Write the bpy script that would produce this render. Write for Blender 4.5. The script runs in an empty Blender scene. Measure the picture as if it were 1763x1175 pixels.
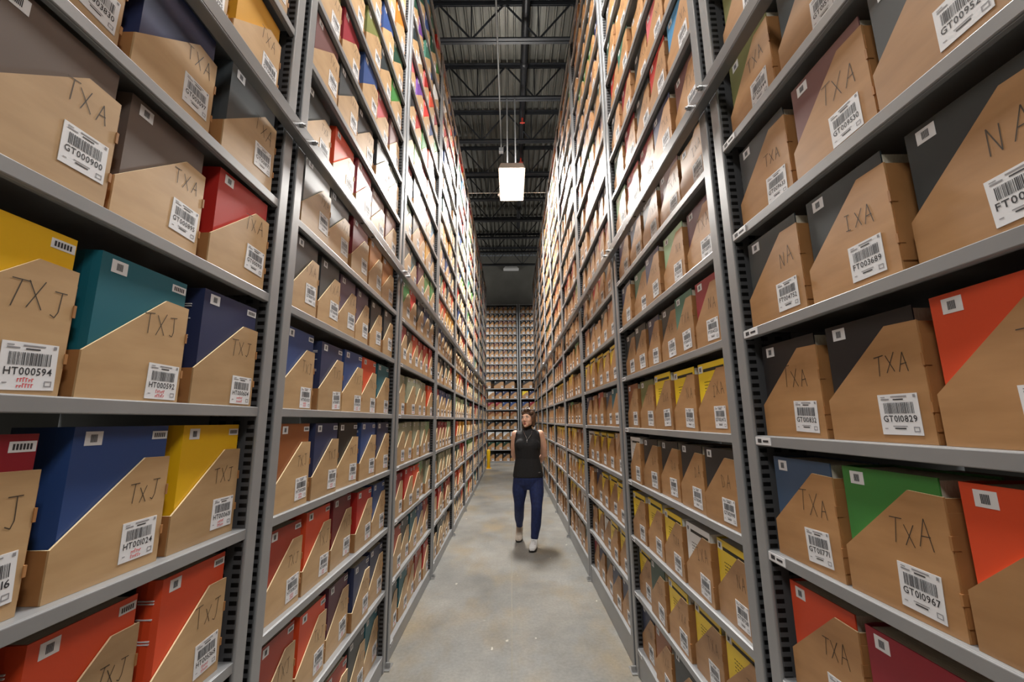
import bpy, bmesh, math, random
from mathutils import Vector, Matrix
C = bpy.context.scene.collection
PI = math.pi
# ---------------------------------------------------------------- camera, world, lights, exposure
EYE = 1.5
F, PITCH, ROLL, YAW = 732.24, .1844, -.0107, .004
def camera_axes():
    ex = Vector((math.cos(YAW), -math.sin(YAW), 0)); ey = Vector((math.sin(YAW), math.cos(YAW), 0)); ez = Vector((0, 0, 1))
    d = ey*math.cos(PITCH) + ez*math.sin(PITCH); u = ez*math.cos(PITCH) - ey*math.sin(PITCH)
    c, s = math.cos(ROLL), math.sin(ROLL)
    return ex*c + u*s, u*c - ex*s, d
cr_, cu_, cd_ = camera_axes()
cam = bpy.data.cameras.new('camera'); camo = bpy.data.objects.new('camera', cam); C.objects.link(camo)
cam.sensor_width = 36; cam.lens = F/1763*36; cam.clip_start = .05; cam.clip_end = 100
camo.matrix_world = Matrix(((cr_.x, cu_.x, -cd_.x, 0), (cr_.y, cu_.y, -cd_.y, 0), (cr_.z, cu_.z, -cd_.z, EYE), (0, 0, 0, 1)))
bpy.context.scene.camera = camo
def project(p):
    v = Vector(p) - Vector((0, 0, EYE)); z = v.dot(cd_)
    if z < .05: return None
    return 881.5 + F*v.dot(cr_)/z, 587.5 - F*v.dot(cu_)/z, z
world = bpy.data.worlds.new('world'); bpy.context.scene.world = world; world.use_nodes = True
world.node_tree.nodes['Background'].inputs[0].default_value = (.9, .95, 1, 1)
world.node_tree.nodes['Background'].inputs[1].default_value = .05
vs = bpy.context.scene.view_settings
vs.view_transform = 'Standard'; vs.look = 'None'; vs.gamma = 1; vs.use_curve_mapping = False
vs.exposure = 0.18
LAMP_POWER = 400
def area(name, loc, sx, sy, power, col=(1, .97, .92), rot=(0, 0, 0)):
    l = bpy.data.lights.new(name, 'AREA'); l.shape = 'RECTANGLE'; l.size = sx; l.size_y = sy; l.energy = power; l.color = col
    o = bpy.data.objects.new(name, l); C.objects.link(o); o.location = loc; o.rotation_euler = rot
    return o
area('lamp_light', (.055, 7.15, 5.735), .42, 1.06, LAMP_POWER)
area('near_lamp_light', (.055, 2.0, 5.735), .42, 1.06, 150)
for sx in (-1.9, 1.9): area('near_bay_fill_light', (sx, -2.3, 5.735), 1.06, .42, 135)  # added fill from behind the camera, brightens the near bay faces
area('near_lamp_uplight', (.055, 2.0, 5.87), .3, .9, 150, rot=(PI, 0, 0))
area('lamp_uplight', (.055, 7.15, 5.87), .3, .9, 45, rot=(PI, 0, 0))
for sx in (-2.6, 2.6):
    area('cross_aisle_lamp_light', (sx, 14.9, 5.735), 1.06, .42, 130)
    area('back_wall_fill_light', (sx, 14.9, 5.87), .9, .3, 70, rot=(PI, 0, 0))  # upward light added to brighten the back wall
# ---------------------------------------------------------------- materials
def srgb(r, g, b):
    f = lambda v: ((v/255+.055)/1.055)**2.4 if v/255 > .04045 else v/255/12.92
    return (f(r), f(g), f(b), 1)
def mat(name, col, rough=.6, metal=0, spec=.5):
    m = bpy.data.materials.new(name); m.use_nodes = True
    b = m.node_tree.nodes['Principled BSDF']
    b.inputs['Base Color'].default_value = col if len(col) == 4 else srgb(*col)
    b.inputs['Roughness'].default_value = rough; b.inputs['Metallic'].default_value = metal
    b.inputs['Specular IOR Level'].default_value = spec
    return m
def noisy(name, c1, c2, rough=.6, scale=8, metal=0, bump=0, stretch=(1, 1, 1), detail=5, spec=.5):
    m = mat(name, c1, rough, metal, spec); nt = m.node_tree; b = nt.nodes['Principled BSDF']
    tc = nt.nodes.new('ShaderNodeTexCoord'); mp = nt.nodes.new('ShaderNodeMapping'); mp.inputs['Scale'].default_value = stretch
    n = nt.nodes.new('ShaderNodeTexNoise'); n.inputs['Scale'].default_value = scale; n.inputs['Detail'].default_value = detail
    r = nt.nodes.new('ShaderNodeValToRGB'); r.color_ramp.elements[0].position = .35; r.color_ramp.elements[1].position = .65
    r.color_ramp.elements[0].color = srgb(*c1); r.color_ramp.elements[1].color = srgb(*c2)
    nt.links.new(tc.outputs['Object'], mp.inputs[0]); nt.links.new(mp.outputs[0], n.inputs['Vector'])
    nt.links.new(n.outputs['Fac'], r.inputs[0]); nt.links.new(r.outputs[0], b.inputs['Base Color'])
    if bump:
        bp = nt.nodes.new('ShaderNodeBump'); bp.inputs['Strength'].default_value = bump; bp.inputs['Distance'].default_value = .002
        nt.links.new(n.outputs['Fac'], bp.inputs['Height']); nt.links.new(bp.outputs[0], b.inputs['Normal'])
    return m
def cardboard(name, c1, c2, use_random):
    m = noisy(name, c1, c2, .46, 5, 0, .15, (1, 1, 5), spec=.8); nt = m.node_tree; b = nt.nodes['Principled BSDF']
    ramp = [n for n in nt.nodes if n.type == 'VALTORGB'][0]
    hs = nt.nodes.new('ShaderNodeHueSaturation')
    src = nt.nodes.new('ShaderNodeObjectInfo').outputs['Random'] if use_random else nt.nodes.new('ShaderNodeNewGeometry').outputs['Random Per Island']
    mr = nt.nodes.new('ShaderNodeMapRange'); mr.inputs['To Min'].default_value = .86; mr.inputs['To Max'].default_value = 1.12
    nt.links.new(src, mr.inputs['Value']); nt.links.new(mr.outputs[0], hs.inputs['Value'])
    nt.links.new(ramp.outputs[0], hs.inputs['Color']); nt.links.new(hs.outputs[0], b.inputs['Base Color'])
    return m
M = {}
M['card'] = cardboard('pale_kraft_cardboard', (172, 140, 100), (186, 154, 113), True)
M['card_far'] = cardboard('pale_kraft_cardboard_far', (172, 140, 100), (186, 154, 113), False)
M['card_brown'] = cardboard('brown_kraft_cardboard', (160, 118, 74), (176, 133, 87), True)
M['card_brown_far'] = cardboard('brown_kraft_cardboard_far', (160, 118, 74), (176, 133, 87), False)
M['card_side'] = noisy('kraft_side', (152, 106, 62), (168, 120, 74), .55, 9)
M['cut'] = mat('cut_card_edge', (232, 210, 170), .7)
M['steel'] = noisy('grey_painted_steel', (142, 144, 147), (152, 154, 156), .38, 3, .25)
M['rail'] = noisy('rail_steel', (118, 120, 123), (130, 132, 134), .38, 3, .35)
M['bolt'] = mat('zinc_bolt', (190, 190, 190), .3, .9)
M['dark'] = mat('hole_shade', (22, 22, 24), .8)
M['paper'] = mat('label_paper', (222, 224, 228), .5)
M['ink'] = mat('label_ink', (45, 45, 50), .6)
M['grey_ink'] = mat('faint_ink', (140, 140, 145), .6)
M['red_ink'] = mat('red_stamp_ink', (215, 90, 95), .6)
M['marker'] = mat('marker_pen', (62, 52, 42), .6)
M['pages'] = noisy('page_edges', (205, 195, 175), (225, 218, 200), .8, 60, stretch=(1, 8, 1))
M['white_pages'] = mat('white_page_edges', (236, 236, 232), .8)
M['gold'] = mat('gilt_lettering', (190, 150, 80), .4, .5)
M['black_print'] = mat('black_print', (35, 33, 25), .6)
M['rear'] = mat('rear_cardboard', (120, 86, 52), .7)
# slotted upright side: a regular column of punched slots
def slotted():
    m = mat('slotted_steel', (120, 122, 124), .45, .25); nt = m.node_tree; b = nt.nodes['Principled BSDF']
    tc = nt.nodes.new('ShaderNodeTexCoord'); sx = nt.nodes.new('ShaderNodeSeparateXYZ'); nt.links.new(tc.outputs['Object'], sx.inputs[0])
    def mth(op, a, bb=None):
        n = nt.nodes.new('ShaderNodeMath'); n.operation = op
        if isinstance(a, (int, float)): n.inputs[0].default_value = a
        else: nt.links.new(a, n.inputs[0])
        if bb is not None:
            if isinstance(bb, (int, float)): n.inputs[1].default_value = bb
            else: nt.links.new(bb, n.inputs[1])
        return n.outputs[0]
    fz = mth('FRACT', mth('DIVIDE', sx.outputs['Z'], .0245))
    a = mth('LESS_THAN', fz, .5)
    c = mth('LESS_THAN', mth('FRACT', mth('DIVIDE', mth('ADD', sx.outputs['Y'], .037), .045)), .5)
    f = mth('MULTIPLY', a, c)
    mx = nt.nodes.new('ShaderNodeMix'); mx.data_type = 'RGBA'
    nt.links.new(f, mx.inputs[0]); mx.inputs[6].default_value = srgb(84, 85, 88); mx.inputs[7].default_value = srgb(12, 12, 13)
    nt.links.new(mx.outputs[2], b.inputs['Base Color'])
    return m
M['slots'] = slotted()
# ---------------------------------------------------------------- mesh helpers
class MB:
    def __init__(s): s.v = []; s.f = []; s.m = []
    def quad(s, pts, mi=0):
        n = len(s.v); s.v += [tuple(p) for p in pts]; s.f.append(tuple(range(n, n+len(pts)))); s.m.append(mi)
    def box(s, a, b, mi=0, T=None, mats=None):
        x0, y0, z0 = a; x1, y1, z1 = b
        P = [(x0,y0,z0),(x1,y0,z0),(x1,y1,z0),(x0,y1,z0),(x0,y0,z1),(x1,y0,z1),(x1,y1,z1),(x0,y1,z1)]
        if T: P = [T(p) for p in P]
        n = len(s.v); s.v += P
        for i, q in enumerate(((0,3,2,1),(4,5,6,7),(0,1,5,4),(2,3,7,6),(1,2,6,5),(3,0,4,7))):   # bottom top front back right left
            s.f.append(tuple(n+k for k in q)); s.m.append(mats[i] if mats else mi)
    def prism(s, prof, y0, y1, mi=0, edge=None, T=None):
        """profile in x,z (anticlockwise seen from -y) extruded along y"""
        n = len(prof); k = len(s.v)
        P = [(x, y0, z) for x, z in prof] + [(x, y1, z) for x, z in prof]
        if T: P = [T(p) for p in P]
        s.v += P
        s.f.append(tuple(range(k, k+n))); s.m.append(mi)
        s.f.append(tuple(range(k+2*n-1, k+n-1, -1))); s.m.append(mi)
        for i in range(n):
            j = (i+1) % n
            s.f.append((k+i, k+n+i, k+n+j, k+j)); s.m.append(edge if (edge is not None and i in edge[1]) else mi) if not isinstance(edge, tuple) else s.m.append(edge[0] if i in edge[1] else mi)
    def tube(s, pts, r, n=8, mi=0, cap=True):
        pts = [Vector(p) for p in pts]; rs = r if isinstance(r, (list, tuple)) else [r]*len(pts)
        k0 = len(s.v); a = None
        for i, p in enumerate(pts):
            d = (pts[min(i+1, len(pts)-1)] - pts[max(i-1, 0)]).normalized()
            if a is None:
                a = d.cross(Vector((0, 0, 1)))
                if a.length < .3: a = d.cross(Vector((0, 1, 0)))
            a = (a - d*a.dot(d)).normalized(); b = d.cross(a)
            for q in range(n):
                t = 2*PI*q/n; s.v.append(tuple(p + (a*math.cos(t) + b*math.sin(t))*rs[i]))
        for i in range(len(pts)-1):
            for q in range(n):
                a = k0+i*n+q; b = k0+i*n+(q+1) % n
                s.f.append((a, b, b+n, a+n)); s.m.append(mi)
        if cap:
            s.f.append(tuple(range(k0+n-1, k0-1, -1))); s.m.append(mi)
            e = k0+(len(pts)-1)*n; s.f.append(tuple(range(e, e+n))); s.m.append(mi)
    def mesh(s, name, mats, smooth=False):
        me = bpy.data.meshes.new(name); me.from_pydata(s.v, [], s.f)
        for m in mats: me.materials.append(m)
        me.polygons.foreach_set('material_index', s.m)
        if smooth: me.polygons.foreach_set('use_smooth', [True]*len(s.f))
        me.update(); return me
def obj(name, me, parent=None, loc=(0, 0, 0), rz=0):
    o = bpy.data.objects.new(name, me); C.objects.link(o); o.location = loc; o.rotation_euler = (0, 0, rz)
    if parent: o.parent = parent
    return o
def tag(o, label=None, cat=None, group=None, kind=None):
    if label: o['label'] = label
    if cat: o['category'] = cat
    if group: o['group'] = group
    if kind: o['kind'] = kind
    return o
def bevel(o, w, seg=2):
    m = o.modifiers.new('bevel', 'BEVEL'); m.width = w; m.segments = seg; m.limit_method = 'ANGLE'; m.angle_limit = .7
    return o
# ---------------------------------------------------------------- layout
XL, XR = -.792, .741
LP, RP = 1.54, 1.50
LJ = [1.42 + LP*(k-1) for k in range(10)]
RJ = [1.39 + RP*(k-1) for k in range(10)]
LS = [.10, .467, .8365, 1.191, 1.55, 1.92, 2.257, 2.60, 2.945, 3.27, 3.61, 3.93, 4.27, 4.60, 4.93, 5.27, 5.60]
RS = [.16, .477, .794, 1.125, 1.447, 1.772, 2.10, 2.427, 2.755, 3.07, 3.38, 3.70, 4.02, 4.34, 4.66, 4.98, 5.30, 5.62]
TOP = 5.93
LIP = .03
BACKY = 15.95
def row_z(py): return EYE + BACKY*math.tan(math.atan((587.5-py)/F) + PITCH)
BS = [row_z(y) for y in (794.5,774.7,757,739.2,721.9,705.4,686.7,669,653,640,626.7,614,600.9,588.5,575.4,562.3,551,539)]
BJ = [-1.235, .315, 1.865]
# local frame of a rack face: x along the face (left to right seen from the aisle), y into the rack, z up
def frame(side):
    if side == 'left': return lambda u, y, z: (XL - y, u, z), PI/2
    if side == 'right': return lambda u, y, z: (XR + y, -u, z), -PI/2
    return lambda u, y, z: (u, BACKY + y, z), 0
# ---------------------------------------------------------------- shell
def floor_mat():
    m = mat('polished_concrete', (150, 148, 142), .33, 0, .45); nt = m.node_tree; b = nt.nodes['Principled BSDF']
    tc = nt.nodes.new('ShaderNodeTexCoord'); L = nt.links.new
    def noise(scale, detail, rough=.6, st=(1, 1, 1)):
        mp = nt.nodes.new('ShaderNodeMapping'); mp.inputs['Scale'].default_value = st; L(tc.outputs['Object'], mp.inputs[0])
        n = nt.nodes.new('ShaderNodeTexNoise'); n.inputs['Scale'].default_value = scale; n.inputs['Detail'].default_value = detail; n.inputs['Roughness'].default_value = rough
        L(mp.outputs[0], n.inputs['Vector']); return n.outputs['Fac']
    def ramp(fac, *st):
        r = nt.nodes.new('ShaderNodeValToRGB'); e = r.color_ramp.elements
        while len(e) < len(st): e.new(.5)
        for k, (p, c) in enumerate(st): e[k].position = p; e[k].color = srgb(*c) if len(c) == 3 else c
        L(fac, r.inputs[0]); return r.outputs[0]
    def mix(f, a, bb, mode='MIX'):
        x = nt.nodes.new('ShaderNodeMix'); x.data_type = 'RGBA'; x.blend_type = mode
        if isinstance(f, float): x.inputs[0].default_value = f
        else: L(f, x.inputs[0])
        for s, v in ((6, a), (7, bb)):
            if isinstance(v, tuple): x.inputs[s].default_value = v
            else: L(v, x.inputs[s])
        return x.outputs[2]
    base = ramp(noise(1.3, 6), (.3, (118, 116, 111)), (.5, (138, 136, 131)), (.7, (150, 149, 145)))
    warm = ramp(noise(2.1, 4, .6, (1, .5, 1)), (.48, (0, 0, 0, 1)), (.7, (1, 1, 1, 1)))
    c = mix(warm, base, srgb(142, 130, 110))
    fine = ramp(noise(45, 3, .7), (.3, (.8, .8, .8, 1)), (.7, (1.08, 1.08, 1.08, 1)))
    c = mix(1.0, c, fine, 'MULTIPLY')
    specks = ramp(noise(16, 2, .4, (1, .6, 1)), (.74, (0, 0, 0, 1)), (.77, (1, 1, 1, 1)))
    c = mix(specks, c, srgb(190, 186, 175))
    spots = ramp(noise(5.5, 1, .3), (.8, (0, 0, 0, 1)), (.83, (.5, .5, .5, 1)))
    c = mix(spots, c, srgb(96, 90, 78))
    patch = ramp(noise(.9, 5, .65, (1, .8, 1)), (.42, (.84, .86, .88, 1)), (.55, (1.03, 1.02, 1, 1)))
    c = mix(1.0, c, patch, 'MULTIPLY')
    L(c, b.inputs['Base Color'])
    r = nt.nodes.new('ShaderNodeMapRange'); r.inputs['To Min'].default_value = .24; r.inputs['To Max'].default_value = .5
    L(noise(3, 6), r.inputs['Value']); L(r.outputs[0], b.inputs['Roughness'])
    return m
RX, Y0, Y1, DECK = 5.2, -3.2, 17.0, 8.32
mb = MB(); mb.box((-RX, Y0, -.1), (RX, Y1, 0)); tag(obj('floor', mb.mesh('floor', [floor_mat()])), kind='structure')
M['wall'] = noisy('dark_wall', (78, 77, 72), (86, 85, 80), .8, 2)
for nm, a, b in (('wall_back', (-RX, Y1, 0), (RX, Y1+.1, DECK)), ('wall_front', (-RX, Y0-.1, 0), (RX, Y0, DECK)),
                 ('wall_left', (-RX-.1, Y0, 0), (-RX, Y1, DECK)), ('wall_right', (RX, Y0, 0), (RX+.1, Y1, DECK))):
    mb = MB(); mb.box(a, b); tag(obj(nm, mb.mesh(nm, [M['wall']])), kind='structure')
# corrugated roof deck, ribs running along the aisle
M['deck'] = noisy('galvanised_deck', (88, 87, 82), (118, 117, 110), .42, 3, .5, 0, (6, .3, 1))
mb = MB(); prof = []; x = -RX; i = 0
while x < RX:
    prof += [(x, DECK), (x+.022, DECK), (x+.034, DECK+.07), (x+.128, DECK+.07)]; x += .140
for (xa, za), (xb, zb) in zip(prof, prof[1:]):
    mb.quad(((xa, Y0, za), (xb, Y0, zb), (xb, Y1, zb), (xa, Y1, za)))
mb.box((-RX, Y0, DECK+.08), (RX, Y1, DECK+.1))
tag(obj('ceiling', mb.mesh('ceiling', [M['deck']])), kind='structure')
# saw-cut joint and chips in the floor: thin inlay
mb = MB(); mb.box((-.012, Y0, .0002), (-.008, 14.9, .0012))
tag(obj('trim_1', mb.mesh('floor_joint', [mat('joint_filler', (140, 135, 120), .7)])), kind='structure')
# ---------------------------------------------------------------- roof joists
M['joist'] = mat('black_joist_paint', (38, 40, 44), .5, .2)
def angle_pair(mb, z, up):
    for s in (-1, 1):
        mb.box((-RX, s*.012 if s > 0 else -.05, z), (RX, .05 if s > 0 else -.012, z+.008))
        mb.box((-RX, s*.012-.004, z-(.05 if not up else 0)+(0), ), (RX, s*.012+.004, z+(.05 if up else .008)))
def make_joist():
    o = obj('roof_joist', None)
    mb = MB(); mb.box((-RX, -.055, -.01), (RX, -.008, 0)); mb.box((-RX, .008, -.01), (RX, .055, 0)); mb.box((-RX, -.016, -.07), (RX, -.008, -.01)); mb.box((-RX, .008, -.07), (RX, .016, -.01))
    obj('top_chord', mb.mesh('top_chord', [M['joist']]), o)
    mb = MB(); mb.box((-RX, -.055, -.76), (RX, -.008, -.75)); mb.box((-RX, .008, -.76), (RX, .055, -.75)); mb.box((-RX, -.016, -.75), (RX, -.008, -.69)); mb.box((-RX, .008, -.75), (RX, .016, -.69))
    obj('bottom_chord', mb.mesh('bottom_chord', [M['joist']]), o)
    for k in range(-2, 3):
        xb = -.586 + 1.1*k; xt = xb + .55
        for a, b, r in (((xb, 0, -.72), (xt, 0, -.03), .016), ((xt, 0, -.03), (xb+1.1, 0, -.72), .016), ((xb, 0, -.72), (xb, 0, -.03), .011)):
            mb = MB(); mb.tube((a, b), r, 6); obj('web_member', mb.mesh('web_member', [M['joist']]), o)
    return o
j0 = make_joist(); JY = [5.9 + 1.27*k for k in range(-1, 9)]
ords = ['first','second','third','fourth','fifth','sixth','seventh','eighth','ninth','tenth','eleventh','twelfth','thirteenth','fourteenth','fifteenth','sixteenth','seventeenth','eighteenth']
vis = 0
for i, y in enumerate(JY):
    if i == 0: o = j0
    else:
        o = j0.copy(); C.objects.link(o)
        for ch in list(j0.children):
            c = ch.copy(); C.objects.link(c); c.parent = o
    o.location = (0, y, DECK-.005)
    n = sum(1 for q in JY[:i] if q > 3.5)
    lab = ('black steel roof joist with zigzag webs, %s one counted from the top of the picture' % ords[n]) if y > 3.5 else 'black steel roof joist'
    if y > 14.5 and y < 15.5: lab = 'black steel roof joist closest to the dark back wall'
    tag(o, lab, 'roof joist', 'black roof joists under the metal deck')
# pipes and conduits
mb = MB(); mb.tube(((.30, Y0+.05, 7.86), (.30, 13.3, 7.86)), .06, 12)
for y in range(-3, 13, 3): mb.tube(((.30, y+.6, 7.86), (.30, y+.72, 7.86)), .072, 12)
o = tag(obj('sprinkler_pipe', mb.mesh('sprinkler_pipe', [mat('black_pipe', (30, 31, 34), .45, .3)], True)), 'thick black pipe running along the roof joists', 'pipe')
for k, y in enumerate((8.0, 9.4, 11.2)):
    mb = MB(); mb.tube(((.30, y, 7.80), (.30, y, 7.70)), .02, 8); mb.tube(((.25, y, 7.69), (.35, y, 7.69)), .014, 8); mb.tube(((.30, y, 7.69), (.30, y, 7.66)), [.03, .006], 10)
    h = obj('sprinkler_head', mb.mesh('sprinkler_head', [mat('red_sprinkler', (170, 50, 35), .5)]), o)
mb = MB(); mb.tube(((-.16, Y0+.05, 7.53), (-.16, 8.42, 7.53)), .014, 8); mb.tube(((-.16, 8.42, 7.53), (-.16, 8.45, 7.50), (-.16, 8.46, 7.42)), .014, 8)
o = tag(obj('conduit', mb.mesh('conduit', [mat('galvanised_conduit', (150, 150, 148), .4, .5)], True)), 'thin grey conduit along the roof ending in a junction box', 'conduit')
mb = MB(); mb.box((-.21, 8.42, 7.3), (-.11, 8.5, 7.42)); bevel(obj('junction_box', mb.mesh('junction_box', [M['steel']]), o), .008)
# ---------------------------------------------------------------- lamps
def emit(name, col, s):
    m = mat(name, col, .5); b = m.node_tree.nodes['Principled BSDF']
    b.inputs['Emission Color'].default_value = srgb(*col); b.inputs['Emission Strength'].default_value = s; return m
M['glow'] = emit('lit_diffuser', (255, 253, 248), 14)
M['lampbody'] = mat('white_lamp_body', (215, 215, 215), .4)
def hanging_lamp(y, hang_y, label):
    e = obj('high_bay_lamp', None, loc=(.055, y, 5.74))
    mb = MB(); w, l = .23, .56
    b = [(-w, -l, .0), (w, -l, .0), (w, l, .0), (-w, l, .0)]; t = [(-w*.8, -l*.94, .11), (w*.8, -l*.94, .11), (w*.8, l*.94, .11), (-w*.8, l*.94, .11)]
    mb.v += b+t
    for q in ((4, 5, 6, 7), (0, 1, 5, 4), (1, 2, 6, 5), (2, 3, 7, 6), (3, 0, 4, 7)): mb.f.append(q); mb.m.append(0)
    for a, c in (((-w, -l, 0), (-w+.015, l, .01)), ((w-.015, -l, 0), (w, l, .01)), ((-w, -l, 0), (w, -l+.015, .01)), ((-w, l-.015, 0), (w, l, .01))): mb.box(a, c)
    obj('housing', mb.mesh('lamp_housing', [M['lampbody']]), e)
    mb = MB(); mb.box((-w+.015, -l+.015, .002), (w-.015, l-.015, .012)); obj('diffuser', mb.mesh('lamp_diffuser', [M['glow']]), e)
    for sx in (-.075, .075):
        mb = MB(); mb.box((sx-.012, -.003, .11), (sx+.012, .003, 1.80)); s = obj('hanger_strap', mb.mesh('hanger_strap', [M['steel']]), e)
    mb = MB(); mb.tube([(-.075+.01, .05, .1), (-.075, .3, .9), (-.1, .9, 1.45), (-.15, 1.2, 1.66), (-.215, 1.3, 1.6)], .006, 6); obj('power_cable', mb.mesh('power_cable', [M['steel']], True), e)
    return tag(e, label, 'lamp', 'hanging lamps over the aisle')
hanging_lamp(7.15, 7.17, 'bright hanging lamp with white diffuser over the aisle')
hanging_lamp(2.0, 7.17, 'hanging lamp directly above the camera, outside the picture')
for sx, wd in ((-1.9, 'left'), (1.9, 'right')):
    e = hanging_lamp(-2.3, 0, 'added hanging lamp behind the camera that lights the near bays, %s of centre' % wd); e.location.x = sx; e.rotation_euler.z = PI/2  # unseen fixtures added to carry the near-bay fill
for sx, wd in ((-2.6, 'left'), (2.6, 'right')):
    e = hanging_lamp(14.9, 0, 'hanging lamp of the far cross aisle, hidden behind the %s rack' % wd); e.location.x = sx; e.rotation_euler.z = PI/2
mb = MB(); wz = EYE + 16.9*math.tan(math.atan((587.5-463.5)/F)+PITCH)
mb.v += [(-.32, -.3, -.05), (.32, -.3, -.05), (.32, 0, -.05), (-.32, 0, -.05), (-.24, -.24, .06), (.24, -.24, .06), (.24, 0, .06), (-.24, 0, .06)]
for q in ((3, 2, 1, 0), (4, 5, 6, 7), (0, 1, 5, 4), (1, 2, 6, 5), (2, 3, 7, 6), (3, 0, 4, 7)): mb.f.append(q); mb.m.append(0)
e = obj('wall_lamp', None, loc=(.06, 16.99, wz)); obj('lamp_shade', mb.mesh('wall_lamp', [M['lampbody']]), e)
mb = MB(); mb.box((-.1, -.08, .06), (.1, 0, .14)); obj('bracket', mb.mesh('bracket', [M['steel']]), e)
tag(e, 'unlit pale trapezoid lamp on the dark back wall above the far rack', 'lamp')
# tie rod across the aisle at the rack tops
mb = MB(); mb.tube(((XL-.02, 7.62, 5.86), (XR+.02, 7.62, 5.86)), .006, 6)
o = tag(obj('tie_rod', mb.mesh('tie_rod', [M['bolt']])), 'thin tie rod spanning the aisle between the rack tops', 'rod')
mb = MB(); mb.tube(((-.17, 7.62, 5.86), (-.17, 7.62, 5.82)), .03, 10); mb.tube(((-.17, 7.62, 5.82), (-.17, 7.62, 5.80)), [.05, .03], 10)
obj('sensor', mb.mesh('aisle_sensor', [M['lampbody']]), o)
# ---------------------------------------------------------------- racks
DEP = .62
def post_mesh():
    mb = MB(); mb.box((-.025, -.004, 0), (.025, .006, TOP)); mb.box((-.023, .006, .01), (.023, .06, TOP-.005), 1); return mb.mesh('upright_post', [M['steel'], M['slots']])
post_me = post_mesh()
mb = MB(); mb.box((-.004, .061, .02), (.004, .15, TOP-.01), 0); mb.box((-.003, .15, .02), (.003, DEP, TOP-.01), 1)
side_me = mb.mesh('side_panel', [M['slots'], M['steel']])
foot_mb = MB(); foot_mb.box((-.045, -.035, 0), (.045, .06, .006)); foot_mb.box((-.006, -.03, .006), (.006, 0, .03)); foot_me = foot_mb.mesh('foot_plate', [M['bolt']])
def shelf_mesh(w, low=False):
    mb = MB(); mb.box((0, .004, -.006), (w, DEP, 0)); mb.box((0, 0, -LIP), (w, .006, -.001)); mb.box((0, .006, -LIP), (w, .02, -LIP+.004))
    return mb.mesh('shelf', [M['steel']])
tag_mb = MB(); tag_mb.box((0, -.0015, -.026), (.075, 0, -.004), 0); tag_mb.box((.012, -.002, -.02), (.03, -.0015, -.009), 1); tag_mb.box((.038, -.002, -.018), (.064, -.0015, -.012), 1)
shelftag_me = tag_mb.mesh('shelf_tag', [M['paper'], M['ink']])
def rack(side, joints, shelves):
    fr, rz = frame(side); cache = {}
    for k in range(len(joints)-1):
        a, b = joints[k], joints[k+1]; w = b-a
        u0 = a if side != 'right' else -b
        e = obj('shelving_unit', None, loc=fr(u0, 0, 0), rz=rz)
        for uu in (.045, w-.045):
            bevel(obj('upright_post', post_me, e, (uu, 0, 0)), .003); obj('side_panel', side_me, e, (uu + (.018 if uu < .5 else -.018), 0, 0))
        sw = w - .134
        key = round(sw, 3)
        if key not in cache: cache[key] = shelf_mesh(sw)
        for z in shelves:
            s = obj('shelf', cache[key], e, (.067, 0, z)); bevel(s, .0025)
            if k > 1 or side != 'left': obj('shelf_tag', shelftag_me, s, (.004, 0, 0))
        s = obj('top_panel', cache[key], e, (.067, 0, TOP-.01))
        mb = MB(); mb.box((.067, .001, .004), (w-.067, .006, shelves[0]-LIP)); obj('kick_panel', mb.mesh('kick_panel', [M['steel']]), e)
        for uu in (0.0,) if side == 'left' else (w,): obj('foot_plate', foot_me, e, (uu, 0, 0))
        nm = {'left': 'left', 'right': 'right', 'back': 'far cross'}[side]
        if side == 'back': lab = 'grey steel shelving bay facing the aisle at its far end, %s of the centre post' % ('left', 'right')[k]
        else: lab = 'grey steel shelving bay of book boxes, %s' % (('nearest bay on the %s' % nm) if k == 0 else '%s bay on the %s' % (ords[k], nm))
        tag(e, lab, 'shelving', 'steel shelving bays of the %s rack' % nm)
rack('left', LJ, LS); rack('right', RJ, RS); rack('back', BJ, BS)
# horizontal guard rail bolted on the front of each long rack
def guard_rail(side, joints, zt, lab):
    fr, rz = frame(side); a, b = joints[0], joints[-1]
    mb = MB(); L = b-a
    u0 = a if side == 'left' else -b
    mb.box((0, -.042, -.05), (L, -.036, 0)); mb.box((0, -.042, -.056), (L, -.0045, -.05))
    e = obj('guard_rail', None, loc=fr(u0, 0, zt), rz=rz); r = obj('rail', mb.mesh('rail', [M['rail']]), e); bevel(r, .003)
    bm_ = MB(); bm_.tube(((0, -.056, 0), (0, -.042, 0)), .009, 6); bm_.tube(((0, -.062, 0), (0, -.056, 0)), .005, 6); bme = bm_.mesh('rail_bolt', [M['bolt']])
    for j in joints:
        for d in (-.05, .05):
            u = (j-a if side == 'left' else b-j) + d
            if 0 < u < L: obj('bolt', bme, e, (u, 0, -.018))
    hm = MB(); hm.tube(((0, -.025, -.0575), (0, -.025, -.0555)), .009, 8); hme = hm.mesh('hole', [M['dark']])  # dark discs standing in for the shaded holes under the rail
    for q in range(12):
        for d in (.55, .72):
            u = (q % 6)*LP + d + .1
            if q < 6: obj('dark_hole_disc', hme, e, (u if side == 'left' else L-u, 0, 0))
    tag(e, lab, 'rail')
guard_rail('left', LJ, 2.575, 'grey steel guard rail bolted along the left rack above head height')
guard_rail('right', RJ, 2.69, 'grey steel guard rail bolted along the right rack above head height')
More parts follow.
